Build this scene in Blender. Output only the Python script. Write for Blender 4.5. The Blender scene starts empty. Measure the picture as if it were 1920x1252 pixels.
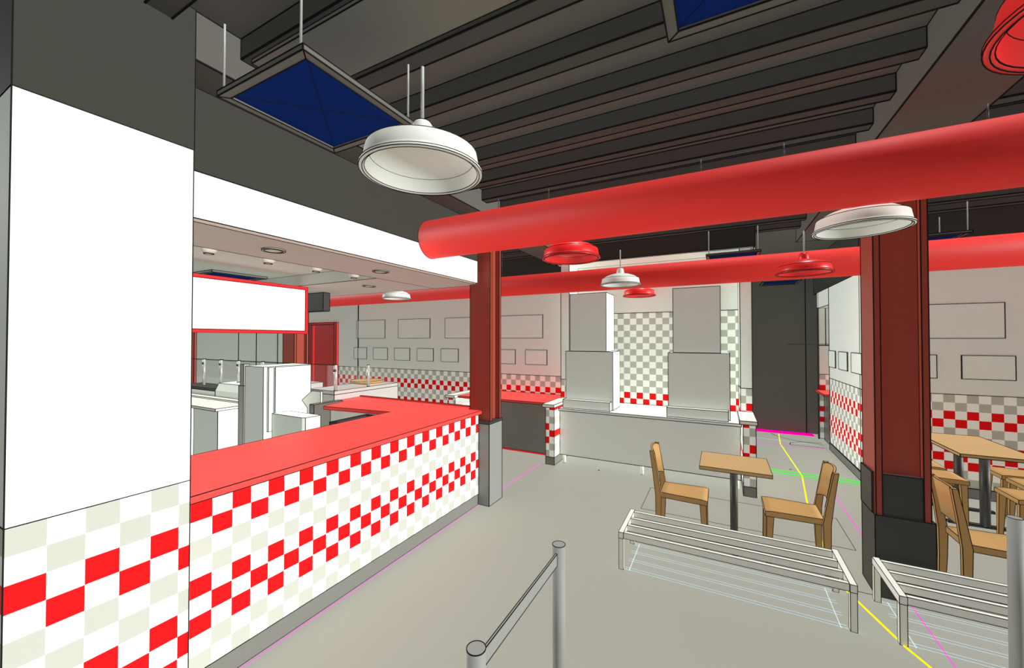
import bpy, bmesh, math, random
from mathutils import Vector, Matrix
D = bpy.data
S = bpy.context.scene
COL = S.collection
H = 1.83
T = 0.0975            # wall tile size
Z0 = 0.1145           # top of the base / bottom of the tiles

# ------------------------------------------------------------------ materials
def lin(c):
    return tuple(((v / 255) / 12.92 if v / 255 <= .04045 else ((v / 255 + .055) / 1.055) ** 2.4) for v in c)

def mat(name, rgb, rough=.6, spec=.3, metal=0., noise=.03, scale=14., bump=0.):
    m = D.materials.new(name); m.use_nodes = True
    nt = m.node_tree; b = nt.nodes['Principled BSDF']
    b.inputs['Roughness'].default_value = rough
    b.inputs['Specular IOR Level'].default_value = spec
    b.inputs['Metallic'].default_value = metal
    geo = nt.nodes.new('ShaderNodeTexCoord')
    n = nt.nodes.new('ShaderNodeTexNoise'); n.inputs['Scale'].default_value = scale
    n.inputs['Detail'].default_value = 2
    nt.links.new(geo.outputs['Object'], n.inputs['Vector'])
    mx = nt.nodes.new('ShaderNodeMix'); mx.data_type = 'RGBA'
    mx.inputs['A'].default_value = (*[v * (1 - noise) for v in rgb], 1)
    mx.inputs['B'].default_value = (*[min(1, v * (1 + noise)) for v in rgb], 1)
    nt.links.new(n.outputs['Fac'], mx.inputs['Factor'])
    nt.links.new(mx.outputs['Result'], b.inputs['Base Color'])
    if bump:
        bp = nt.nodes.new('ShaderNodeBump'); bp.inputs['Strength'].default_value = bump
        bp.inputs['Distance'].default_value = .002
        nt.links.new(n.outputs['Fac'], bp.inputs['Height']); nt.links.new(bp.outputs['Normal'], b.inputs['Normal'])
    return m

def wood(name, a, b_, rough=.55):
    m = D.materials.new(name); m.use_nodes = True
    nt = m.node_tree; b = nt.nodes['Principled BSDF']
    b.inputs['Roughness'].default_value = rough; b.inputs['Specular IOR Level'].default_value = .08
    tc = nt.nodes.new('ShaderNodeTexCoord'); mp = nt.nodes.new('ShaderNodeMapping')
    mp.inputs['Scale'].default_value = (3, 30, 30)
    n = nt.nodes.new('ShaderNodeTexNoise'); n.inputs['Scale'].default_value = 2
    mx = nt.nodes.new('ShaderNodeMix'); mx.data_type = 'RGBA'
    mx.inputs['A'].default_value = (*a, 1); mx.inputs['B'].default_value = (*b_, 1)
    nt.links.new(tc.outputs['Object'], mp.inputs['Vector']); nt.links.new(mp.outputs['Vector'], n.inputs['Vector'])
    nt.links.new(n.outputs['Fac'], mx.inputs['Factor']); nt.links.new(mx.outputs['Result'], b.inputs['Base Color'])
    return m

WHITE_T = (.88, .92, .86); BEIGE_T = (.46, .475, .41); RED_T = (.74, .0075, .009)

def tiles(name, axis, u0, ztop=None, s=0):
    """checkered wall tiles in world space: rows 2-4 and 7-8 red/white, the others beige/white"""
    m = D.materials.new(name); m.use_nodes = True
    nt = m.node_tree; N = nt.nodes.new; L = nt.links.new
    b = nt.nodes['Principled BSDF']; b.inputs['Roughness'].default_value = .45
    b.inputs['Specular IOR Level'].default_value = .04
    g = N('ShaderNodeNewGeometry'); sp = N('ShaderNodeSeparateXYZ'); L(g.outputs['Position'], sp.inputs[0])
    def M(op, a, c=None):
        n = N('ShaderNodeMath'); n.operation = op
        for i, v in enumerate((a, c)):
            if v is None: continue
            if isinstance(v, (int, float)): n.inputs[i].default_value = v
            else: L(v, n.inputs[i])
        return n.outputs[0]
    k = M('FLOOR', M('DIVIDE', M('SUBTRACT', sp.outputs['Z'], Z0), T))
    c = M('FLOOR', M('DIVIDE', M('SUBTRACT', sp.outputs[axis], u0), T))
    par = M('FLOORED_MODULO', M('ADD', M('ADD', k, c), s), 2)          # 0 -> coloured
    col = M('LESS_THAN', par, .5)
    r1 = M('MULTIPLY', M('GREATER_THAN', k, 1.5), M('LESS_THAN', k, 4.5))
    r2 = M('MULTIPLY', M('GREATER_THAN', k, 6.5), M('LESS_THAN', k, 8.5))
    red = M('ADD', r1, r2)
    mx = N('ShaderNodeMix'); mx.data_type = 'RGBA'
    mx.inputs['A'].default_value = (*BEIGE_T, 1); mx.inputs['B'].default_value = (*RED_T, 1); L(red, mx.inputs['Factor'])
    m2 = N('ShaderNodeMix'); m2.data_type = 'RGBA'; m2.inputs['A'].default_value = (*WHITE_T, 1)
    L(mx.outputs['Result'], m2.inputs['B']); L(col, m2.inputs['Factor'])
    L(m2.outputs['Result'], b.inputs['Base Color'])
    return m

M_ = dict(
    wall=mat('wall_paint_white', (.72, .765, .70), .8, .05),
    dark=mat('upper_wall_dark_grey', (.037, .0365, .030), .8, .1),
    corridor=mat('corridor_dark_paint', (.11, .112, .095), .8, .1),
    floor=mat('floor_grey_concrete', (.265, .272, .232), .6, .15, noise=.015, scale=2),
    deck=mat('ceiling_deck', (.115, .112, .096), .8, .1),
    joist=mat('ceiling_joist_grey', (.075, .075, .067), .8, .0),
    beam=mat('ceiling_beam_grey', (.095, .092, .080), .8, .05),
    soffit=mat('kitchen_ceiling', (.44, .475, .43), .8, .05),
    base=mat('base_grey', (.165, .168, .145), .6, .2),
    redtop=mat('red_laminate', (.74, .060, .050), .45, .15),
    redpipe=mat('red_duct_paint', (.70, .036, .030), .6, .10),
    redcol=mat('red_oxide_steel', (.27, .048, .030), .45, .15),
    redgloss=mat('red_enamel', (.66, .018, .016), .35, .4),
    reddoor=mat('red_door_paint', (.50, .018, .018), .5, .3),
    whitegloss=mat('white_enamel', (.60, .61, .55), .5, .25),
    equip=mat('equipment_grey_white', (.68, .73, .67), .7, .05),
    cap=mat('cap_stone_white', (.70, .70, .62), .5, .2),
    steel=mat('brushed_steel', (.42, .42, .38), .35, .5, .35),
    darksteel=mat('dark_steel_panel', (.14, .14, .12), .3, .5, .3),
    plinth=mat('plinth_grey', (.21, .225, .205), .5, .15, 0),
    black=mat('black_casing', (.030, .030, .027), .5, .3),
    frame=mat('panel_frame_grey', (.11, .108, .092), .6, .2),
    blue=mat('navy_panel', (.006, .022, .13), .9, .0),
    board=mat('board_white', (.82, .80, .78), .5, .2),
    boardred=mat('board_frame_red', (.55, .008, .010), .5, .2),
    picture=mat('picture_panel', (.73, .79, .72), .8, .05),
    bench=mat('bench_white_metal', (.64, .65, .59), .6, .1),
    post=mat('post_grey_metal', (.235, .24, .22), .6, .1, 0),
    rod=mat('rod_grey', (.28, .29, .27), .5, .3),
    ink=mat('edge_seam_black', (.012, .012, .011), 1., 0., noise=0),
    panelgrey=mat('ceiling_cover_panel', (.17, .172, .142), .8, .05),
    passsteel=mat('pass_counter_steel', (.42, .40, .37), .6, .15),
    light=mat('recess_light', (.5, .5, .45), .5, .2),
    yellow=mat('floor_line_yellow', (.95, .85, .0), .8, 0, noise=0),
    green=mat('floor_line_green', (.0, .80, .01), .8, 0, noise=0),
    magenta=mat('floor_line_magenta', (.75, .06, .62), .8, 0, noise=0),
    pink=mat('floor_band_pink', (.95, .0, .30), .8, 0, noise=0),
    pale=mat('floor_line_pale_blue', (.48, .60, .64), .8, 0, noise=0),
    redline=mat('floor_line_red', (.8, .02, .02), .8, 0, noise=0),
    wood=wood('table_wood', (.405, .268, .118), (.44, .295, .132)),
    chairwood=wood('chair_wood', (.37, .222, .082), (.41, .25, .095)),
)
gl = D.materials.new('clear_glass'); gl.use_nodes = True
_nt = gl.node_tree; _nt.nodes.clear()
_o = _nt.nodes.new('ShaderNodeOutputMaterial'); _t = _nt.nodes.new('ShaderNodeBsdfTransparent')
_g = _nt.nodes.new('ShaderNodeBsdfGlossy'); _g.inputs['Roughness'].default_value = .1
_m = _nt.nodes.new('ShaderNodeMixShader'); _m.inputs[0].default_value = .06
_nt.links.new(_t.outputs[0], _m.inputs[1]); _nt.links.new(_g.outputs[0], _m.inputs[2]); _nt.links.new(_m.outputs[0], _o.inputs[0])
M_['glass'] = gl

# ------------------------------------------------------------------ helpers
def box(bm, x0, x1, y0, y1, z0, z1, mi=0):
    vs = [bm.verts.new((x, y, z)) for z in (z0, z1) for y in (y0, y1) for x in (x0, x1)]
    for f in ((0, 2, 3, 1), (4, 5, 7, 6), (0, 1, 5, 4), (1, 3, 7, 5), (3, 2, 6, 7), (2, 0, 4, 6)):
        bm.faces.new([vs[i] for i in f]).material_index = mi

def prism(bm, pts, a0, a1, axis='y', mi=0):
    """extrude a polygon: axis y -> pts are (x,z); axis z -> (x,y); axis x -> (y,z)"""
    def mk(p, a):
        return {'y': (p[0], a, p[1]), 'z': (p[0], p[1], a), 'x': (a, p[0], p[1])}[axis]
    A = [bm.verts.new(mk(p, a0)) for p in pts]; B = [bm.verts.new(mk(p, a1)) for p in pts]
    n = len(pts); bm.faces.new(A).material_index = mi; bm.faces.new(B[::-1]).material_index = mi
    for i in range(n):
        bm.faces.new((A[i], B[i], B[(i + 1) % n], A[(i + 1) % n])).material_index = mi

def bar(bm, p, q, wx, wy=None, mi=0, up=(0, 0, 1)):
    """square bar from p to q"""
    wy = wy or wx
    p = Vector(p); q = Vector(q); d = (q - p).normalized()
    u = Vector(up)
    if abs(d.dot(u)) > .95: u = Vector((1, 0, 0))
    s = d.cross(u).normalized(); t = s.cross(d)
    A = []
    for c in (p, q):
        A.append([bm.verts.new(c + s * a * wx / 2 + t * b * wy / 2) for a, b in ((-1, -1), (1, -1), (1, 1), (-1, 1))])
    a, b = A
    bm.faces.new(a[::-1]).material_index = mi; bm.faces.new(b).material_index = mi
    for i in range(4):
        bm.faces.new((a[i], a[(i + 1) % 4], b[(i + 1) % 4], b[i])).material_index = mi

def tube(bm, p, q, r, n=16, mi=0, r2=None):
    p = Vector(p); q = Vector(q); d = (q - p).normalized()
    u = Vector((0, 0, 1)) if abs(d.z) < .9 else Vector((1, 0, 0))
    s = d.cross(u).normalized(); t = s.cross(d); r2 = r if r2 is None else r2
    A = [bm.verts.new(p + (s * math.cos(a) + t * math.sin(a)) * r) for a in [2 * math.pi * i / n for i in range(n)]]
    B = [bm.verts.new(q + (s * math.cos(a) + t * math.sin(a)) * r2) for a in [2 * math.pi * i / n for i in range(n)]]
    bm.faces.new(A[::-1]).material_index = mi; bm.faces.new(B).material_index = mi
    for i in range(n):
        f = bm.faces.new((A[i], A[(i + 1) % n], B[(i + 1) % n], B[i])); f.smooth = True; f.material_index = mi

def lathe(bm, prof, n=48, c=(0, 0, 0), closed=False):
    R = []
    for r, z in prof:
        if r < 1e-5: R.append([bm.verts.new((c[0], c[1], c[2] + z))])
        else: R.append([bm.verts.new((c[0] + r * math.cos(2 * math.pi * i / n), c[1] + r * math.sin(2 * math.pi * i / n), c[2] + z)) for i in range(n)])
    for a, b in zip(R, R[1:]):
        for i in range(n):
            j = (i + 1) % n
            if len(a) == 1 and len(b) == 1: continue
            if len(a) == 1: f = bm.faces.new((a[0], b[i], b[j]))
            elif len(b) == 1: f = bm.faces.new((a[i], a[j], b[0]))
            else: f = bm.faces.new((a[i], a[j], b[j], b[i]))
            f.smooth = True

def obj(name, bm, m, parent=None, line=None, label=None, loc=None):
    bmesh.ops.recalc_face_normals(bm, faces=bm.faces)
    me = D.meshes.new(name); bm.to_mesh(me); bm.free()
    for x in (m if isinstance(m, (list, tuple)) else [m]): me.materials.append(M_[x] if isinstance(x, str) else x)
    o = D.objects.new(name, me); COL.objects.link(o)
    if parent: o.parent = parent
    if loc: o.location = loc
    if label: o['label'] = label
    LINES.append((o, line))
    return o
LINES = []

def B_(name, b, m, parent=None, line=None, label=None):
    bm = bmesh.new(); box(bm, *b); return obj(name, bm, m, parent, line, label)

def thing(name, label, cat, loc=(0, 0, 0), rz=0, group=None):
    o = D.objects.new(name, None); COL.objects.link(o); o.location = loc; o.rotation_euler = (0, 0, rz)
    o['label'] = label; o['category'] = cat
    if group: o['group'] = group
    return o

def tag(o, label, cat, group=None, kind=None):
    o['label'] = label; o['category'] = cat
    if group: o['group'] = group
    if kind: o['kind'] = kind
    return o

def struct(o): o['kind'] = 'structure'; return o

def dup(root, loc, rz=0, label=None, group=None):
    r = root.copy(); COL.objects.link(r); r.location = loc; r.rotation_euler = (0, 0, rz)
    if label: r['label'] = label
    if group: r['group'] = group
    for ch in list(root.children):
        c = ch.copy(); COL.objects.link(c); c.parent = r
        for g in list(ch.children):
            d = g.copy(); COL.objects.link(d); d.parent = c
    return r

# ------------------------------------------------------------------ the setting
XC = -2.387     # counter / soffit face
XP = -2.147     # left pillar face
struct(B_('floor', (-16, 6, -.6, 12, -.05, 0), 'floor', line=0))
# ceiling deck + joists + beams
ceil = struct(B_('ceiling', (-16, 6, -.6, 12, 3.363, 3.43), 'deck', line=0))
for x0, x1, lx in ((-2.585, -2.152, 0), (.90, 1.333, 0)):
    B_('beam', (x0, x1, -.6, 6.41, 3.133, 3.362), 'beam', ceil, .005)
def joist(x0, x1, y, w=.093):
    B_('joist', (x0, x1, y, y + w, 3.257, 3.362), 'joist', ceil, .005 if y < 3 else .007)
for i in range(-1, 14):
    y = 1.103 + .381 * i
    joist(-2.151, .899, y)
    if 1 < i: joist(-9.5, -2.586, y)
    if 0 < i: joist(1.334, 5.5, y)
# flat cover panel under the second bay
B_('cover_panel', (-2.10, .88, 1.128, 1.432, 3.236, 3.256), 'panelgrey', ceil, .003)
# left pillar (wall end) : tiles, white paint, dark paint
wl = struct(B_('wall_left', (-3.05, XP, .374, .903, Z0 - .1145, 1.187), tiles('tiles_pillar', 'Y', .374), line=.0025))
B_('painted_wall', (-3.05, XP, .374, .903, 1.187, 2.705), 'wall', wl, .0025)
B_('dark_wall', (-3.05, XP, .374, .905, 2.705, 3.362), 'dark', wl, .0025)
# soffit above the counter
ks = struct(B_('ceiling_kitchen', (-3.10, -2.462, .906, 3.80, 2.456, 2.60), 'soffit', line=.003))
B_('soffit_band', (-16, -3.10, 2.89, 3.80, 2.456, 2.60), 'soffit', ks, .003)
B_('recess_ceiling', (-16, -3.10, -.2, 2.89, 2.585, 2.64), 'soffit', ks, .003)
sw = struct(B_('wall_soffit', (-2.46, XC, .9065, 3.67, 2.456, 2.699), 'wall', line=.0035))
B_('dark_wall', (-2.46, XC, .906, 3.67, 2.70, 3.132), 'dark', sw, .0035)
# back wall (left of the alcove)
YB = 6.42
tb = tiles('tiles_back', 'X', -7.039)
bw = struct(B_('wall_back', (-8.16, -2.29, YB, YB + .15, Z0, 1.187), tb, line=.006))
B_('painted_wall', (-16, -8.16, YB, YB + .15, Z0, 1.187), 'wall', bw, 0)
B_('painted_wall', (-16, -2.29, YB, YB + .15, 1.187, 2.70), 'wall', bw, .006)
B_('dark_wall', (-16, -2.29, YB, YB + .15, 2.70, 3.362), 'dark', bw, .006)
for x in (-7.48, -10.6, -11.6, -12.5):
    B_('wall_seam', (x - .012, x + .012, YB - .012, YB, 0, 2.7), 'ink', bw, 0)
struct(B_('baseboard_back', (-16, -2.29, YB - .012, YB + .1, 0, Z0), 'base', line=.005))
# alcove
ta = tiles('tiles_alcove', 'X', -1.377)
aw = struct(B_('wall_alcove', (-2.146, .223, YB, YB + .15, 0, 2.25), ta, line=.006))
B_('painted_wall', (-2.146, .223, YB, YB + .15, 2.25, 3.04), 'wall', aw, .006)
tj = tiles('tiles_jamb_left', 'X', -2.2261 - T)
jl = struct(B_('wall_jamb_left', (-2.29, -2.146, 6.0, YB + .15, Z0, 1.187), tj, line=.005))
B_('painted_wall', (-2.29, -2.146, 6.0, YB + .15, 1.187, 3.04), 'wall', jl, .006)
tj2 = tiles('tiles_jamb_right', 'X', .2877)
jr = struct(B_('wall_jamb_right', (.223, .36, 6.0, YB + .15, Z0, 1.187), tj2, line=.005))
B_('painted_wall', (.223, .36, 6.0, YB + .15, 1.187, 3.04), 'wall', jr, .006)
bh = struct(B_('wall_bulkhead', (-2.36, .40, 5.95, YB + .15, 3.045, 3.36), 'dark', line=.006))
B_('bulkhead_underside', (-2.34, .38, 5.97, YB, 3.035, 3.045), 'wall', bh, .004)
# right wall with the recess
tr = tiles('tiles_right', 'Y', 6.489)
rw = struct(B_('wall_right', (1.60, 1.75, 6.652, 8.30, Z0, 1.187), tr, line=.006))
B_('painted_wall', (1.60, 1.75, 6.652, 8.30, 1.187, 2.70), 'wall', rw, .006)
B_('painted_wall', (1.60, 1.75, 8.30, 9.10, 2.41, 2.70), 'wall', rw, .006)
B_('dark_wall', (1.60, 1.75, 6.652, 9.49, 2.70, 3.362), 'dark', rw, .006)
struct(B_('baseboard_right', (1.588, 1.75, 6.61, 8.27, 0, Z0), 'base', line=.006))
# recess far wall
tn = tiles('tiles_recess', 'X', 1.60)
nk = struct(B_('wall_recess', (1.60, 2.9, 9.10, 9.2, 0, 1.187), tn, line=.006))
B_('painted_wall', (1.60, 2.9, 9.10, 9.2, 1.187, 2.70), 'wall', nk, .006)
B_('wall_seam', (1.60, 2.4, 9.092, 9.10, 1.71, 1.725), 'ink', nk, 0)
B_('wall_seam', (1.70, 1.712, 9.092, 9.10, 1.72, 2.41), 'ink', nk, 0)
struct(B_('trim_1', (1.598, 1.625, 8.275, 8.30, 0, 2.72), 'black', line=0))
struct(B_('trim_3', (1.02, 1.598, 8.28, 8.292, 1.742, 1.754), 'black', line=0))
struct(B_('trim_2', (1.575, 1.60, 9.06, 9.10, 0, 2.42), 'black', line=0))
# right wing wall
t2 = tiles('tiles_wing', 'X', 2.3166)
ww = struct(B_('wall_right_wing', (1.60, 6, 6.50, 6.65, Z0, 1.187), t2, line=.005))
B_('painted_wall', (1.60, 6, 6.50, 6.65, 1.187, 2.70), 'wall', ww, .005)
B_('dark_wall', (1.60, 6, 6.50, 6.65, 2.70, 3.362), 'dark', ww, .005)
struct(B_('baseboard_wing', (1.60, 6, 6.488, 6.6, 0, Z0), 'base', line=.005))
# corridor
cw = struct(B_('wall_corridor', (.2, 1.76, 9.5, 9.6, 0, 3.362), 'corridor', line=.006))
B_('wall_seam', (1.46, 1.475, 9.49, 9.50, 0, 3.3), 'ink', cw, 0)

# ------------------------------------------------------------------ service counter
t = thing('service_counter', 'long service counter faced with red and white checkered tiles', 'counter', (-2.8, 2.3, 0))
t.location = (0, 0, 0)
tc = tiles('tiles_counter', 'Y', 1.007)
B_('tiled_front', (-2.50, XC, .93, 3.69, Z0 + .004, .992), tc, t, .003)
B_('kick_base', (-2.50, XC - .004, .912, 3.69, 0, Z0 + .004), 'base', t, .003)
B_('counter_body', (-3.18, -2.50, .99, 3.20, 0, .992), 'equip', t, .004)
B_('return_body', (-4.31, -3.18, 3.28, 3.70, 0, .992), 'equip', t, .004)
B_('end_panel', (-4.40, -4.32, 3.06, 3.46, 0, 1.045), 'darksteel', t, .004)
bm = bmesh.new()
prism(bm, [(-3.22, .95), (XC + .012, .95), (XC + .012, 3.755), (-2.56, 3.755), (-2.60, 3.86), (-4.46, 3.86), (-4.44, 3.48), (-4.30, 3.465), (-4.20, 3.10), (-3.22, 3.20)][::-1], .994, 1.032, 'z')
ct = obj('countertop', bm, 'redtop', None, .003)
tag(ct, 'L-shaped glossy red countertop running along the tiled counter', 'countertop')
B_('back_lip', (-4.46, -2.62, 3.862, 3.885, .994, 1.047), 'redtop', ct, .003)

# small square columns on plinths
def h_column(x0, x1, y0, y1, z0, z1, flange_axis, th, parent, line):
    bm = bmesh.new()
    if flange_axis == 'y':      # flanges face -Y / +Y
        box(bm, x0, x1, y0, y0 + th, z0, z1); box(bm, x0, x1, y1 - th, y1, z0, z1)
        xm = x1 - .05
        box(bm, xm - .02, xm, y0 + th, y1 - th, z0, z1)
    else:
        box(bm, x0, x0 + th, y0, y1, z0, z1); box(bm, x1 - th, x1, y0, y1, z0, z1)
        box(bm, x0 + th, x1 - th, y0 + .05, y0 + .07, z0, z1)
    return obj('shaft', bm, 'redcol', parent, line)

t = thing('steel_column', 'red H-section steel column on a grey plinth at the end of the service counter', 'column', (-2.39, 3.84, 0))
t.location = (0, 0, 0)
h_column(-2.53, -2.262, 3.74, 3.975, .922, 3.362, 'y', .035, t, .004)
bm = bmesh.new(); box(bm, -2.53, -2.251, 3.70, 3.986, 0, .895); obj('plinth', bm, 'plinth', t, .005)
bm = bmesh.new(); box(bm, -2.535, -2.246, 3.693, 3.991, .897, .921); obj('plinth_collar', bm, 'black', t, .002)

for k, x in enumerate((-5.89, -9.39)):
    tt = thing('steel_column', ['red H-section steel column standing in the kitchen behind the menu board', 'red steel column at the far left kitchen edge, beside the white pillar'][k], 'column', (0, 0, 0))
    h_column(x - .15, x + .13, 3.74, 3.975, 0, 2.45, 'y', .035, tt, .006)
    B_('base_plate', (x - .17, x + .15, 3.72, 3.995, 0, .015), 'black', tt, 0)

# big column in the dining room
t = thing('steel_column', 'large red H-section steel column with black casing at its foot', 'column', (0, 0, 0))
h_column(.974, 1.262, 3.724, 4.005, .55, 3.132, 'x', .036, t, .004)
bm = bmesh.new()
box(bm, .966, 1.281, 3.716, 4.012, 0, .577)
box(bm, 1.012, 1.225, 3.732, 3.99, .577, .868)
box(bm, .962, .974, 3.76, 4.012, .577, .868)
obj('casing', bm, 'black', t, .0035)

# ------------------------------------------------------------------ alcove piers, table, machines
def pier(x0, x1, m, label, y0=5.35, y1=5.998):
    t = thing('low_pier', label, 'pier', (0, 0, 0))
    B_('tiled_body', (x0, x1, y0, y1, Z0, .838), m, t, .005)
    B_('base', (x0, x1, y0, y1, 0, Z0), 'base', t, .005)
    B_('cap', (x0 - .035, x1 + .012, y0 - .045, y1, .840, .882), 'cap', t, .005)
pier(-2.283, -2.148, tj, 'low checkered pier with white cap between red wing counter and white front table')
pier(.223, .354, tj2, 'low checkered pier with white cap at the right end of the white front table')
pier(-4.13, -3.99, tiles('tiles_pier_far', 'X', -4.13 + T), 'low checkered pier seen just left of the red counter column', 5.45, 6.40)

t = thing('front_table', 'long white serving table with panelled front on short round legs', 'table', (0, 0, 0))
B_('tabletop', (-2.135, .215, 5.49, YB - .01, .775, .808), 'equip', t, .005)
B_('front_panel', (-2.12, .205, 5.50, 5.54, .13, .774), 'equip', t, .005)
B_('shelf_body', (-2.11, .195, 5.56, YB - .03, .13, .774), 'equip', t, 0)
for x in (-2.07, -.955, .165):
    for y in (5.56, 6.30):
        bm = bmesh.new(); tube(bm, (x, y, 0), (x, y, .13), .023); obj('leg', bm, 'equip', t, .003)
for dx, lb in ((0, 'tall pale grey drinks machine on left end of the white table'), (1.452, 'tall pale grey drinks machine at the right end of the white table')):
    x = -2.09 + dx; w = .70 if dx == 0 else .715
    t = thing('drinks_machine', lb, 'machine', (0, 0, 0), group='machines on the white table')
    B_('drip_tray', (x, x + w, 5.55, 5.65, .812, .935), 'equip', t, .005)
    B_('lower_cabinet', (x + .01, x + w + .022, 5.652, 6.07, .812, 1.652), 'equip', t, .005)
    B_('upper_cabinet', (x + .07, x + (.62 if dx == 0 else .635), 5.68, 6.14, 1.655, 2.515), 'equip', t, .005)

# red wing counter behind the small column
t = thing('wing_counter', 'low red topped counter with dark steel front behind the left column', 'counter', (0, 0, 0))
B_('top', (-3.97, -2.325, 5.50, YB - .02, .838, .868), 'redtop', t, .005)
B_('dark_front', (-3.9, -2.325, 5.76, YB - .03, .02, .835), 'darksteel', t, .006)
B_('toe_strip', (-3.9, -2.325, 5.745, 5.757, 0, .018), 'redline', t, 0)

# recess shelf
t = thing('wall_shelf', 'small red shelf counter in the recess beyond the right wall', 'shelf', (0, 0, 0))
B_('top', (1.53, 2.4, 8.32, 9.05, .87, .90), 'redtop', t, .005)
B_('cabinet', (1.66, 2.35, 8.34, 9.02, 0, .868), 'darksteel', t, .006)

# ------------------------------------------------------------------ pipes
def pipe(label, y, z, r, x0, x1, rods, ztop, line):
    bm = bmesh.new(); tube(bm, (x0, y, z), (x1, y, z), r, 64)
    p = obj('duct_pipe', bm, 'redpipe', None, line); tag(p, label, 'duct')
    for x in rods:
        bm = bmesh.new(); tube(bm, (x, y, z + r - .004), (x, y, ztop), .004, 8); obj('hanger_rod', bm, 'black', p, 0)
pipe('big red round duct crossing the room in front, above the nearest pendant row', 2.87, 2.757, .1735, -2.386, 4.6,
     (-1.655, -1.197, -.109, .346, 1.2), 3.022, .003)
pipe('thinner looking red round duct further back, in front of the alcove', 5.66, 2.701, .160, -7.49, 5.6, (-3.2, 2.9), 3.257, .005)

# ------------------------------------------------------------------ pendant lamps
def lamp(label, x, y, m, ztop=2.917, z=2.486, rod=True):
    t = thing('pendant_lamp', label, 'pendant lamp', (x, y, z), group='industrial pendant lamps')
    R = .2375
    bm = bmesh.new()
    prof = [(R - .012, 0), (R, .003), (R, .012), (R - .012, .016), (R - .013, .03), (R - .022, .080),
            (.165, .110), (.11, .130), (.055, .142), (0, .143)]
    inner = [(R - .012, 0), (R - .020, .006), (R - .034, .062), (0, .064)]
    lathe(bm, prof); lathe(bm, inner)
    bmesh.ops.remove_doubles(bm, verts=bm.verts, dist=.0004)
    o = obj('shade', bm, m, t, .0016 if y < 2 else (.0022 if y < 4 else .0026))
    bm = bmesh.new(); lathe(bm, [(.046, .141), (.043, .165), (.038, .195), (.031, .206), (0, .207)], 24); obj('neck', bm, m, t, .002)
    if rod:
        bm = bmesh.new(); tube(bm, (0, 0, .20), (0, 0, ztop - z), .0065, 8); obj('rod', bm, 'rod', t, 0)
    return t
lamp('large white pendant lamp in front, beside the navy ceiling panel', -1.044, 1.204, 'whitegloss')
lamp('red pendant lamp tucked under the big red duct near the counter', -1.083, 3.07, 'redgloss')
lamp('white pendant lamp hanging in front of the alcove and the further red duct', -1.073, 4.82, 'whitegloss')
lamp('small red pendant lamp furthest back, over the tiled alcove', -1.09, 6.165, 'redgloss')
lamp('red pendant lamp with visible rod left of the large red column', .739, 4.83, 'redgloss')
lamp('white pendant lamp in front of the large red column under the duct', .75, 3.07, 'whitegloss')
lamp('white pendant lamp seen below kitchen soffit, left of the counter column', -4.753, 4.853, 'whitegloss', z=2.5)
lamp('red pendant lamp cut off by the top right corner', .765, 1.235, 'redgloss')

# ------------------------------------------------------------------ ceiling panels
def panel(label, x, y, z, ztop, rods=True, s=.585, line=.003):
    t = thing('ceiling_panel', label, 'ceiling panel', (x, y, z), group='navy ceiling panels')
    bm = bmesh.new(); w = .036
    # mitred frame
    for a in range(4):
        M = Matrix.Translation((s / 2, s / 2, 0)) @ Matrix.Rotation(a * math.pi / 2, 4, 'Z') @ Matrix.Translation((-s / 2, -s / 2, 0))
        b2 = bmesh.new(); prism(b2, [(0, 0), (s, 0), (s - w, w), (w, w)], 0, .022, 'z'); b2.transform(M)
        me = D.meshes.new('tmp'); b2.to_mesh(me); b2.free(); bm.from_mesh(me); D.meshes.remove(me)
    obj('panel_frame', bm, 'frame', t, line)
    bm = bmesh.new(); a = w; b = s - w; c = s / 2
    vs = [bm.verts.new(p) for p in ((a, a, .010), (b, a, .010), (b, b, .010), (a, b, .010), (c, c, .016))]
    for i in range(4): bm.faces.new((vs[i], vs[(i + 1) % 4], vs[4]))
    v2 = [bm.verts.new(p) for p in ((a, a, .02), (b, a, .02), (b, b, .02), (a, b, .02))]
    bm.faces.new(v2)
    for i in range(4): bm.faces.new((vs[i], vs[(i + 1) % 4], v2[(i + 1) % 4], v2[i]))
    o = obj('navy_sheet', bm, 'blue', t, 0)
    bm = bmesh.new()
    for p, q in ((vsp, (c, c, .014)) for vsp in ((a, a, .008), (b, a, .008), (b, b, .008), (a, b, .008))):
        bar(bm, p, q, line * .6)
    obj('crease_line', bm, 'ink', o, 0)
    if rods:
        for rx, ry in ((.03, .012), (s - .03, .012), (.03, s - .012), (s - .03, s - .012)):
            bm = bmesh.new(); tube(bm, (rx, ry, .022), (rx, ry, ztop - z), .0045, 8); obj('hanger_rod', bm, 'rod', t, 0)
panel('navy blue ceiling panel hanging in front beside the large white lamp', -1.913, .887, 2.88, 3.19)
panel('navy blue ceiling panel cut by the top edge of the view', -.157, .887, 2.88, 3.19)
panel('navy blue ceiling panel above further duct, in front of dark bulkhead', -.157, 5.50, 2.88, 3.19, line=.005)
panel('navy blue ceiling panel over the dark corridor under the further duct', .68, 8.50, 2.88, 3.19, line=.006)
panel('navy blue ceiling panel behind the large red column at the right', 1.60, 5.50, 2.88, 3.19, line=.005)
panel('navy blue ceiling panel in the kitchen recess above the menu board', -5.42, 2.21, 2.560, 2.582, False, line=.004)

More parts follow.
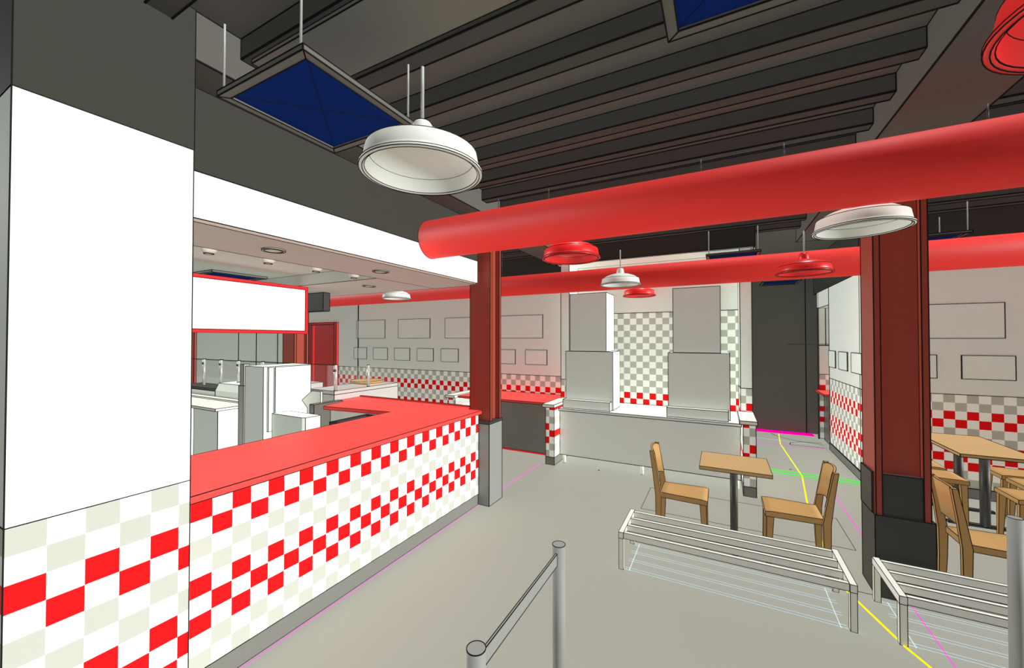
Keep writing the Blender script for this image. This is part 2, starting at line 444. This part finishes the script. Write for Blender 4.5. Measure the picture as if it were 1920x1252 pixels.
# ------------------------------------------------------------------ kitchen ceiling lights, board, speaker
for (x, y), lb in (((-2.752, 1.632), 'round downlight nearest in the kitchen soffit edge'), ((-2.745, 2.603), 'round downlight in the soffit edge near the counter column'),
                   ((-3.616, 3.253), 'round downlight in the soffit above the counter return')):
    t = thing('downlight', lb, 'downlight', (x, y, 2.447), group='round soffit downlights')
    bm = bmesh.new(); lathe(bm, [(.072, .008), (.072, 0), (.058, 0), (.058, .008)], 32); obj('ring', bm, 'light', t, .003)
    bm = bmesh.new(); lathe(bm, [(.057, .006), (0, .006)], 32); obj('lens', bm, 'light', t, 0)
for k, y in enumerate((1.50, 1.93, 2.37, 2.80)):
    t = thing('recess_spotlight', ['first', 'second', 'third', 'last'][k] + ' hanging spotlight from the left behind the kitchen soffit edge', 'spotlight', (-3.33, y, 2.47), group='spotlights in the kitchen recess')
    bm = bmesh.new(); lathe(bm, [(0, -.012), (.030, -.008), (.048, .012), (.055, .045), (.057, .112)], 24); obj('housing', bm, 'light', t, .004)
t = thing('menu_board', 'long blank white menu board with a thin red frame above the kitchen', 'board', (0, 0, 0))
xb = -4.36; y0, y1, z0, z1 = 1.0, 2.998, 1.897, 2.452
B_('board_face', (xb - .03, xb - .002, y0 + .03, y1 - .03, z0 + .03, z1 - .03), 'board', t, .003)
bm = bmesh.new(); w = .036
for b in ((y0, y1, z1 - w, z1), (y0, y1, z0, z0 + w), (y0, y0 + w, z0 + w, z1 - w), (y1 - w, y1, z0 + w, z1 - w)):
    box(bm, xb - .04, xb, b[0], b[1], b[2], b[3])
obj('red_frame', bm, 'boardred', t, .002)
t = thing('loudspeaker', 'black box loudspeaker under the soffit at the end of menu board', 'loudspeaker', (0, 0, 0))
B_('cabinet', (-5.05, -4.60, 3.38, 3.475, 2.205, 2.445), 'black', t, .005)
bm = bmesh.new(); tube(bm, (-4.75, 3.43, 2.445), (-4.75, 3.43, 2.456), .012, 8); obj('bracket', bm, 'black', t, 0)

# ------------------------------------------------------------------ back door, pictures
d = struct(B_('door_1', (-9.11, -8.25, YB - .035, YB - .004, 0, 2.19), 'reddoor', line=.007))
bm = bmesh.new()
box(bm, -9.19, -9.11, YB - .06, YB - .002, 0, 2.245); box(bm, -8.25, -8.17, YB - .06, YB - .002, 0, 2.245); box(bm, -9.11, -8.25, YB - .06, YB - .002, 2.19, 2.245)
obj('door_frame', bm, 'reddoor', d, .008)
B_('bright_edge', (-9.10, -9.03, YB - .055, YB - .036, 0, 2.17), 'redgloss', d, 0)

def pic(label, b, axis, c, group, line=.005):
    if axis == 'y': bb = (b[0], b[1], c - .012, c, b[2], b[3])
    else: bb = (c - .012, c, b[0], b[1], b[2], b[3])
    o = B_('picture_panel', bb, 'picture', None, line); tag(o, label, 'picture', group)
g = 'large blank panels on the back wall'
pic('large blank panel furthest left on the back wall, near the red door', (-7.53, -6.62, 1.855, 2.268), 'y', YB, g)
pic('large blank panel on the back wall directly below the small white lamp', (-6.22, -5.34, 1.855, 2.263), 'y', YB, g)
pic('large blank panel partly hidden by the left side of the counter column', (-4.95, -4.06, 1.855, 2.263), 'y', YB, g)
pic('large blank panel on the back wall right of the counter column', (-3.70, -2.79, 1.855, 2.268), 'y', YB, g)
g = 'small blank panels on the back wall'
nm = ['leftmost small blank panel in the lower row on the back wall', 'second small blank panel from the left in the back wall lower row',
      'third small blank panel from the left in the back wall lower row', 'fourth small blank panel from the left in the back wall lower row',
      'small blank panel just left of the counter column in lower row', 'small blank panel just right of the counter column, half hidden',
      'small blank panel in lower row nearest the alcove machines']
for lb, (a, b) in zip(nm, ((-7.61, -7.19), (-6.98, -6.54), (-6.33, -5.89), (-5.685, -5.25), (-5.05, -4.62), (-3.78, -3.34), (-3.13, -2.71))):
    pic(lb, (a, b, 1.378, 1.640), 'y', YB, g)
g = 'small blank panels on the right wall'
pic('blank panel on the right wall next to the recess frame', (7.853, 8.27, 1.378, 1.645), 'x', 1.60, g, .006)
pic('middle blank panel of three on the narrow right wall', (7.19, 7.65, 1.378, 1.645), 'x', 1.60, g, .006)
pic('blank panel on the right wall touching the large red column', (6.54, 6.99, 1.378, 1.648), 'x', 1.60, g, .006)
g = 'blank panels on the wing wall'
pic('big wide blank panel high on the wall right of the large column', (1.93, 2.818, 1.843, 2.246), 'y', 6.50, g)
pic('blank panel sliver beside the large red column on the right wing', (1.83, 2.262, 1.370, 1.646), 'y', 6.50, g)
pic('wide low blank panel at the far right above the dining table', (2.471, 2.894, 1.372, 1.645), 'y', 6.50, g)

# ------------------------------------------------------------------ kitchen equipment
t = thing('tall_cabinet', 'tall white kitchen cabinet standing behind the red counter', 'cabinet', (0, 0, 0))
B_('body', (-5.22, -4.83, 2.757, 3.37, 0, 1.50), 'equip', t, .004)
B_('side_panel', (-4.829, -4.815, 2.89, 3.36, .3, 1.49), 'equip', t, .004)
B_('door_edge', (-4.829, -4.80, 2.80, 2.86, .72, 1.49), 'equip', t, .004)
t = thing('low_cabinet', 'low white kitchen cabinet in front of the tall cabinet', 'cabinet', (0, 0, 0))
bm = bmesh.new()
prism(bm, [(-4.797, 2.844), (-4.225, 2.844), (-4.19, 2.862), (-4.18, 2.90), (-4.18, 3.045), (-4.797, 3.045)][::-1], 0, .935, 'z')
obj('body', bm, 'equip', t, .004)
t = thing('prep_table', 'white kitchen prep table at the far left behind the counter', 'table', (0, 0, 0))
B_('tabletop', (-8.4, -5.96, 2.78, 3.30, .868, .90), 'cap', t, .005)
B_('rear_ledge', (-8.4, -5.98, 3.19, 3.30, .902, .925), 'cap', t, .005)
for x0, x1 in ((-7.2, -6.72), (-6.62, -5.98)):
    B_('base_cabinet', (x0, x1, 2.82, 3.28, 0, .866), 'equip', t, .005)
t = thing('grill_station', 'grey cooking station with sloping back panel behind the prep table', 'cooking station', (0, 0, 0))
bm = bmesh.new(); prism(bm, [(3.31, .5), (3.31, 1.02), (3.36, 1.13), (3.70, 1.145), (3.70, .5)], -7.10, -5.66, 'x'); obj('backsplash', bm, 'equip', t, .005)
B_('range_body', (-8.4, -7.15, 3.33, 3.70, 0, 1.0), 'equip', t, .005)
B_('range_top', (-8.4, -7.15, 3.34, 3.70, 1.0, 1.04), 'black', t, .004)
B_('station_base', (-7.10, -5.66, 3.35, 3.70, 0, .5), 'equip', t, .005)
t = thing('narrow_pillar', 'narrow grey steel pillar left of the tall kitchen cabinet', 'pillar', (0, 0, 0))
B_('pillar_body', (-5.64, -5.52, 2.90, 3.02, 0, 1.22), 'steel', t, .004)
B_('pillar_top', (-5.66, -5.58, 2.93, 3.0, 1.22, 1.5), 'steel', t, .004)

# pass counter with glass guard
t = thing('pass_counter', 'grey steel pass counter behind the red countertop return', 'counter', (0, 0, 0))
B_('pass_body', (-5.0, -4.49, 3.47, 4.62, 0, 1.10), 'passsteel', t, .004)
B_('pass_top', (-5.01, -4.49, 3.47, 4.62, 1.102, 1.15), 'passsteel', t, .004)
t = thing('pass_shelf', 'grey stepped steel shelf at the end of the tall kitchen cabinet', 'shelf', (0, 0, 0))
B_('shelf_body', (-5.7, -5.03, 3.50, 3.70, 0, 1.08), 'passsteel', t, .004)
B_('shelf_upper', (-5.7, -5.03, 3.50, 3.70, 1.084, 1.22), 'passsteel', t, .004)
t = thing('glass_guard', 'long clear glass sneeze guard on steel posts above the cooking station', 'glass guard', (0, 0, 0))
B_('glass_pane', (-8.8, -4.50, 3.478, 3.486, 1.19, 1.492), 'glass', t, 0)
B_('top_edge', (-8.8, -4.50, 3.475, 3.489, 1.487, 1.495), 'ink', t, 0)
for x, zb in ((-7.88, 1.042), (-7.33, 1.042), (-6.81, 1.146), (-6.15, 1.146), (-4.505, 1.152)):
    bm = bmesh.new(); tube(bm, (x, 3.50, zb), (x, 3.50, 1.495), .022, 12)
    o = obj('post', bm, 'steel', t, .006)
    bm = bmesh.new(); tube(bm, (x + .02, 3.478, 1.42), (x + .02, 3.462, 1.42), .020, 12); obj('clamp', bm, 'black', o, 0)
t = thing('glass_guard', 'short clear glass sneeze guard turning the corner over the steel pass', 'glass guard', (0, 0, 0))
bm = bmesh.new(); tube(bm, (-4.52, 4.06, 1.152), (-4.52, 4.06, 1.46), .02, 12); obj('post', bm, 'steel', t, .005)
B_('glass_pane', (-4.525, -4.517, 3.56, 4.6, 1.152, 1.455), 'glass', t, 0)
t = thing('cutting_board', 'round edged wooden board lying on the steel pass counter', 'board', (0, 0, 0))
bm = bmesh.new(); prism(bm, [(-4.75 + .24 * math.cos(a), 4.24 + .24 * math.sin(a)) for a in [2 * math.pi * i / 32 for i in range(32)]], 1.185, 1.212, 'z')
obj('board_plate', bm, 'wood', t, .004)
B_('board_foot', (-4.95, -4.6, 4.16, 4.32, 1.151, 1.185), 'wood', t, 0)
t = thing('angled_panel', 'white angled metal panel between the tall cabinet and the pass counter', 'panel', (0, 0, 0))
bm = bmesh.new()
prism(bm, [(-4.77, 1.05), (-4.57, 1.18), (-4.405, 1.18), (-4.405, 0), (-4.66, 0), (-4.66, .96)], 3.207, 3.235, 'y')
obj('panel_plate', bm, 'cap', t, .004)
# bin under the return
t = thing('waste_bin', 'open dark grey waste bin standing inside the counter corner', 'bin', (0, 0, 0))
bm = bmesh.new()
prism(bm, [(-3.53, 2.70), (-3.28, 2.70), (-3.28, 3.15), (-3.53, 3.15)][::-1], 0, .955, 'z')
obj('bin_body', bm, 'darksteel', t, .004)
bm = bmesh.new()
for b in ((-3.545, -3.265, 2.685, 2.715), (-3.545, -3.265, 3.135, 3.165), (-3.545, -3.515, 2.715, 3.135), (-3.295, -3.265, 2.715, 3.135)):
    box(bm, *b, .958, .985)
obj('bin_rim', bm, 'black', t, .004)

# ------------------------------------------------------------------ benches
def bench(label, x0, x1, y0, y1, group):
    t = thing('slatted_bench', label, 'bench', (0, 0, 0), group=group)
    z = .293; w = .037
    for x in (x0, x1 - w):
        B_('end_rail', (x, x + w, y0, y1, z - .048, z), 'bench', t, .0022)
        for y in (y0, y1 - w):
            B_('leg', (x + .001, x + w - .001, y + .001, y + w - .001, 0, z - .049), 'bench', t, .0022)
    n = 4; sw = .030
    for i in range(n):
        y = y0 + .012 + i * ((y1 - y0) - .024 - sw) / (n - 1)
        B_('slat', (x0 + w, x1 - w, y, y + sw, z - .050, z - .004), 'bench', t, .0022)
bench('low white slatted bench in front of the two-chair wooden table', -.732, .743, 3.192, 3.672, 'white slatted benches')
bench('low white slatted bench in front of the black cased column, cut by the edge', .936, 2.41, 3.192, 3.672, 'white slatted benches')

# ------------------------------------------------------------------ chairs
def make_chair(label):
    t = thing('dining_chair', label, 'chair', (0, 0, 0), group='plain wooden dining chairs')
    m = 'chairwood'
    # seat with a shallow saddle
    bm = bmesh.new(); nx, ny = 8, 6; top = []; bot = []
    for i in range(nx + 1):
        u = i / nx; x = -.19 + .385 * u; hw = .150 + .020 * u
        top.append([bm.verts.new((x, -hw + 2 * hw * j / ny, .442 - .010 * math.sin(math.pi * u) * math.sin(math.pi * j / ny) - (.006 if i == nx else 0))) for j in range(ny + 1)])
        bot.append([bm.verts.new((x, -hw + 2 * hw * j / ny, .398)) for j in range(ny + 1)])
    for i in range(nx):
        for j in range(ny):
            f = bm.faces.new((top[i][j], top[i + 1][j], top[i + 1][j + 1], top[i][j + 1])); f.smooth = True
            bm.faces.new((bot[i][j], bot[i][j + 1], bot[i + 1][j + 1], bot[i + 1][j]))
    for i in range(nx):
        for j in (0, ny): bm.faces.new((top[i][j], bot[i][j], bot[i + 1][j], top[i + 1][j]))
    for j in range(ny):
        for i in (0, nx): bm.faces.new((top[i][j], top[i][j + 1], bot[i][j + 1], bot[i][j]))
    obj('seat', bm, m, t, .0025)
    for s in (-1, 1):
        # tapered front leg
        bm = bmesh.new(); y = s * .145
        a = [bm.verts.new(p) for p in ((.135, y - .018, .397), (.185, y - .018, .397), (.185, y + .018, .397), (.135, y + .018, .397))]
        b = [bm.verts.new(p) for p in ((.160, y - .013, 0), (.190, y - .013, 0), (.190, y + .013, 0), (.160, y + .013, 0))]
        bm.faces.new(a); bm.faces.new(b[::-1])
        for i in range(4): bm.faces.new((a[i], b[i], b[(i + 1) % 4], a[(i + 1) % 4]))
        obj('leg', bm, m, t, .0025)
        # rear leg continuing into the leaning back post
        path = [(-.232, -.196, 0), (-.226, -.183, .22), (-.228, -.178, .42), (-.250, -.212, .62), (-.276, -.246, .812)]
        bm = bmesh.new(); rings = []
        yo = s * .165
        for xa, xb2, z in path:
            rings.append([bm.verts.new(p) for p in ((xa, yo - .015, z), (xb2, yo - .015, z), (xb2, yo + .015, z), (xa, yo + .015, z))])
        bm.faces.new(rings[0][::-1]); bm.faces.new(rings[-1])
        for a, b in zip(rings, rings[1:]):
            for i in range(4): bm.faces.new((a[i], a[(i + 1) % 4], b[(i + 1) % 4], b[i]))
        obj('leg', bm, m, t, .0025)
    # curved back panel with an arched lower edge and rounded upper corners
    bm = bmesh.new(); n = 12; F = []; Bk = []
    for i in range(n + 1):
        v = -1 + 2 * i / n; y = v * .150; bow = -.030 * (1 - v * v)
        zt = .825 - .030 * abs(v) ** 4; zb = .535 + .035 * (1 - v * v)
        ft = lambda z: -.186 - (z - .48) * .165 + bow
        F.append((bm.verts.new((ft(zb), y, zb)), bm.verts.new((ft(zt), y, zt))))
        Bk.append((bm.verts.new((ft(zb) - .016, y, zb)), bm.verts.new((ft(zt) - .016, y, zt))))
    for i in range(n):
        f = bm.faces.new((F[i][0], F[i + 1][0], F[i + 1][1], F[i][1])); f.smooth = True
        f = bm.faces.new((Bk[i][0], Bk[i][1], Bk[i + 1][1], Bk[i + 1][0])); f.smooth = True
        bm.faces.new((F[i][1], F[i + 1][1], Bk[i + 1][1], Bk[i][1])); bm.faces.new((F[i][0], Bk[i][0], Bk[i + 1][0], F[i + 1][0]))
    bm.faces.new((F[0][0], F[0][1], Bk[0][1], Bk[0][0])); bm.faces.new((F[n][0], Bk[n][0], Bk[n][1], F[n][1]))
    obj('backrest', bm, m, t, .0025)
    return t
c0 = make_chair('wooden dining chair left of the small square table, facing right')
c0.location = (-.305, 3.955, 0)
PI = math.pi
for x, y, a, lb in ((.505, 3.97, PI, 'wooden dining chair right of the small square table, facing left'),
                    (1.66, 3.965, 0, 'wooden dining chair right beside the large black cased column'),
                    (1.945, 5.68, 0, 'wooden dining chair on the left side of the long table, nearer one'),
                    (1.945, 6.12, 0, 'wooden dining chair at long table, mostly hidden behind the large column'),
                    (2.47, 5.265, PI, 'wooden dining chair at the right edge nearest the grey post'),
                    (2.73, 5.70, PI, 'wooden dining chair right of the long table, middle one'),
                    (2.73, 6.10, PI, 'wooden dining chair right of the long table, closest to the wall')):
    dup(c0, (x, y, 0), a, lb)

# ------------------------------------------------------------------ tables
t = thing('dining_table', 'small square wooden table on a black pedestal between two chairs', 'table', (0, 0, 0), group='wooden pedestal tables')
B_('tabletop', (-.169, .357, 3.735, 4.224, .722, .75), 'wood', t, .0025)
bm = bmesh.new(); tube(bm, (.092, 3.96, .012), (.092, 3.96, .722), .030, 24); obj('pedestal', bm, 'black', t, .002)
bm = bmesh.new()
bar(bm, (-.12, 3.96, .013), (.304, 3.96, .013), .04, .022); bar(bm, (.092, 3.76, .012), (.092, 4.16, .012), .04, .022)
obj('foot', bm, 'black', t, .002)
t = thing('dining_table', 'long wooden table on two black pedestals right of the large column', 'table', (0, 0, 0), group='wooden pedestal tables')
bm = bmesh.new(); prism(bm, [(1.99, 5.28), (2.53, 5.28), (2.53, 6.31), (1.99, 6.31)], .722, .75, 'z'); obj('tabletop', bm, 'wood', t, .004)
for y in (5.56, 6.04):
    bm = bmesh.new(); tube(bm, (2.262, y, .012), (2.262, y, .722), .036, 24); obj('pedestal', bm, 'black', t, .003)
    bm = bmesh.new(); bar(bm, (2.0, y, .012), (2.52, y, .012), .045, .022); obj('foot', bm, 'black', t, .003)

# ------------------------------------------------------------------ queue posts
def qpost(x, y, lb, rail=None):
    t = thing('queue_post', lb, 'post', (0, 0, 0), group='grey queue rail posts')
    bm = bmesh.new(); tube(bm, (x, y, 0), (x, y, .90), .029, 32); obj('upright', bm, 'post', t, .0018)
    if rail:
        bm = bmesh.new(); bar(bm, rail[0], rail[1], .008, .052); obj('flat_rail', bm, 'post', t, .0018)
qpost(-.656, 1.687, 'grey round queue post in the foreground centre, holding the flat rail', ((-.656, 1.655, .845), (-.656, 1.038, .845)))
qpost(-.657, 1.006, 'grey round queue post lowest in the foreground, cut by the bottom edge')
qpost(1.351, 3.057, 'grey round queue post at the right edge of the view', ((1.380, 3.05, .845), (1.75, 2.95, .845)))

# ------------------------------------------------------------------ lines marked on the floor
def fline(name, pts, w, m, label, z=.0015):
    bm = bmesh.new()
    for p, q in zip(pts, pts[1:]):
        a = Vector((p[0], p[1], z)); b = Vector((q[0], q[1], z)); bar(bm, a, b, w, .002)
    o = obj(name, bm, m, None, 0); tag(o, label, 'floor line'); return o
fline('yellow_line', [(.979, 9.184), (.908, 8.308), (.948, 6.477), (.847, 5.504), (.773, 4.067), (.801, 3.677), (.961, 3.177), (1.021, 3.05), (1.09, 2.85)], .014, 'yellow', 'bright yellow line wandering over the floor from the corridor')
fline('green_line', [(.375, 6.640), (1.598, 6.585)], .03, 'green', 'thick green floor line furthest from the camera of the three')
fline('green_line', [(.375, 6.520), (1.70, 6.470)], .03, 'green', 'thick green floor line between the other two green lines')
fline('green_line', [(.375, 6.420), (1.70, 6.375)], .008, 'green', 'thin green floor line nearest to the camera of the three')
fline('magenta_line', [(-2.370, 1.2), (-2.370, 3.68)], .004, 'magenta', 'thin magenta line along the foot of the tiled counter')
fline('magenta_line', [(-2.385, 4.05), (-2.36, 5.34)], .009, 'magenta', 'thin magenta floor line from the counter column to the tiled pier')
fline('magenta_line', [(.37, 8.245), (1.587, 8.245)], .02, 'magenta', 'thin magenta floor line across the corridor entrance')
fline('magenta_line', [(1.167, 5.99), (1.156, 4.782), (1.144, 4.03)], .008, 'magenta', 'thin magenta floor line behind the large black cased column')
fline('magenta_line', [(1.144, 3.70), (1.144, 2.70)], .006, 'magenta', 'thin magenta floor line under the right bench')
fline('pink_band', [(.3, 9.36), (1.56, 9.36)], .26, 'pink', 'broad hot pink band along the foot of the dark corridor wall')
fline('door_swing_line', [(1.56, 8.55), (1.1, 8.75), (.9, 9.0), (.85, 9.2)], .012, 'ink', 'thin black curve on the corridor floor')
fline('door_swing_line', [(1.56, 8.33), (1.05, 8.33), (1.08, 8.5), (1.25, 8.65), (1.56, 8.7)], .012, 'ink', 'thin black loop on the corridor floor before the recess')
fline('grey_line', [(.37, 8.75), (.75, 8.6), (1.5, 8.5)], .012, 'pale', 'thin pale grey line on the corridor floor')
fline('outline_mark', [(-.777, 5.111), (-.775, 4.435), (1.023, 4.429), (1.03, 5.12), (-.777, 5.111)], .004, 'ink', 'thin black rectangle drawn on the floor behind the small table')
fline('outline_mark', [(-.62, 3.72), (1.0, 3.72)], .004, 'ink', 'thin black line on the floor behind the left bench')
def slat_marks(x0, x1, y0, y1, lb):
    bm = bmesh.new(); w = .0045; z = .0015
    n = 4; sw = .030
    for i in range(n):
        y = y0 + .012 + i * ((y1 - y0) - .024 - sw) / (n - 1)
        for yy in (y, y + sw): bar(bm, (x0, yy, z), (x1, yy, z), w, .002)
    for x in (x0 + .037, x1 - .037): bar(bm, (x, y0, z), (x, y1, z), w, .002)
    o = obj('bench_outline', bm, 'pale', None, 0); tag(o, lb, 'floor line')
slat_marks(-.69, .70, 3.2, 3.66, 'pale blue slat outlines drawn on the floor under the left bench')
slat_marks(.975, 2.37, 3.2, 3.66, 'pale blue slat outlines drawn on the floor under the right bench')
def chair_marks(x, y, s, lb):
    fline('chair_outline', [(x + s * .22, y - .17), (x - s * .17, y - .16), (x - s * .17, y + .16), (x + s * .22, y + .17)], .005, 'pale', lb)
chair_marks(-.305, 3.955, 1, 'pale blue outline on the floor under the left chair of the small table')
chair_marks(.505, 3.97, -1, 'pale blue outline on the floor under the right chair of the small table')
chair_marks(1.66, 3.965, 1, 'pale blue outline on the floor under the chair beside the column')
for k, (x, y) in enumerate(((-1.517, 5.44), (-.619, 5.25), (-.202, 5.22), (.853, 6.743))):
    bm = bmesh.new(); lathe(bm, [(.012, 0), (.012, .004), (0, .004)], 12)
    o = obj('floor_stud', bm, 'ink', None, 0, loc=(x, y, 0))
    tag(o, ['tiny black floor stud below the left half of the white table', 'tiny black floor stud right of the left wooden chair back', 'tiny black floor stud just left of the small square table', 'tiny black floor stud near the green lines'][k], 'floor stud')

# ------------------------------------------------------------------ dark seams along the sharp edges of everything
def add_seams():
    done = set()
    for o, w in LINES:
        me = o.data
        if me.name in done: continue
        done.add(me.name)
        if w == 0: continue
        if w is None: w = .004
        w *= 1.5
        bm = bmesh.new(); bm.from_mesh(me); bm.normal_update()
        segs = []
        for e in bm.edges:
            lf = e.link_faces
            if len(lf) == 2:
                if lf[0].normal.angle(lf[1].normal, 0) < math.radians(33): continue
            elif len(lf) != 1: continue
            a, b = e.verts[0].co.copy(), e.verts[1].co.copy()
            if (a - b).length < 1e-4: continue
            segs.append((a, b))
        mi = len(me.materials); me.materials.append(M_['ink'])
        for a, b in segs: bar(bm, a, b, w, w, mi)
        bm.to_mesh(me); bm.free()
add_seams()

# ------------------------------------------------------------------ light
def sun(name, frm, e, shadow=False, ang=5., col=(1, 1, 1)):
    l = D.lights.new(name, 'SUN'); l.energy = e; l.angle = math.radians(ang); l.use_shadow = shadow; l.color = col
    o = D.objects.new(name, l); COL.objects.link(o)
    o.rotation_euler = Vector(frm).to_track_quat('Z', 'Y').to_euler()
    return o
sun('sun_from_right', (.95, -.04, .22), 4.7)
sun('sun_from_left', (-.97, -.06, .22), 1.9)
sun('sun_from_above', (.15, .15, 1), 2.7)
sun('fill_from_front', (-.1, -1, -.75), .62)  # added fill from the camera side, aimed upward for front faces and duct bottoms
sun('fill_from_below', (.1, .25, -1), .35)  # added fill with no real source, brightens the soffit and other undersides
w = D.worlds.new('world'); S.world = w; w.use_nodes = True
w.node_tree.nodes['Background'].inputs[0].default_value = (1, 1, .97, 1)
w.node_tree.nodes['Background'].inputs[1].default_value = .06

# ------------------------------------------------------------------ camera
cam = D.cameras.new('camera'); cam.sensor_width = 36; cam.lens = 736.4 / 1920 * 36; cam.clip_start = .05
co = D.objects.new('camera', cam); COL.objects.link(co)
co.location = (0, 0, H)
co.rotation_euler = (math.radians(90 + .7936), 0, math.radians(27.997))
S.camera = co
vs = S.view_settings
S.display_settings.display_device = 'sRGB'
vs.view_transform = 'Standard'; vs.look = 'None'; vs.exposure = 0; vs.gamma = 1; vs.use_curve_mapping = False
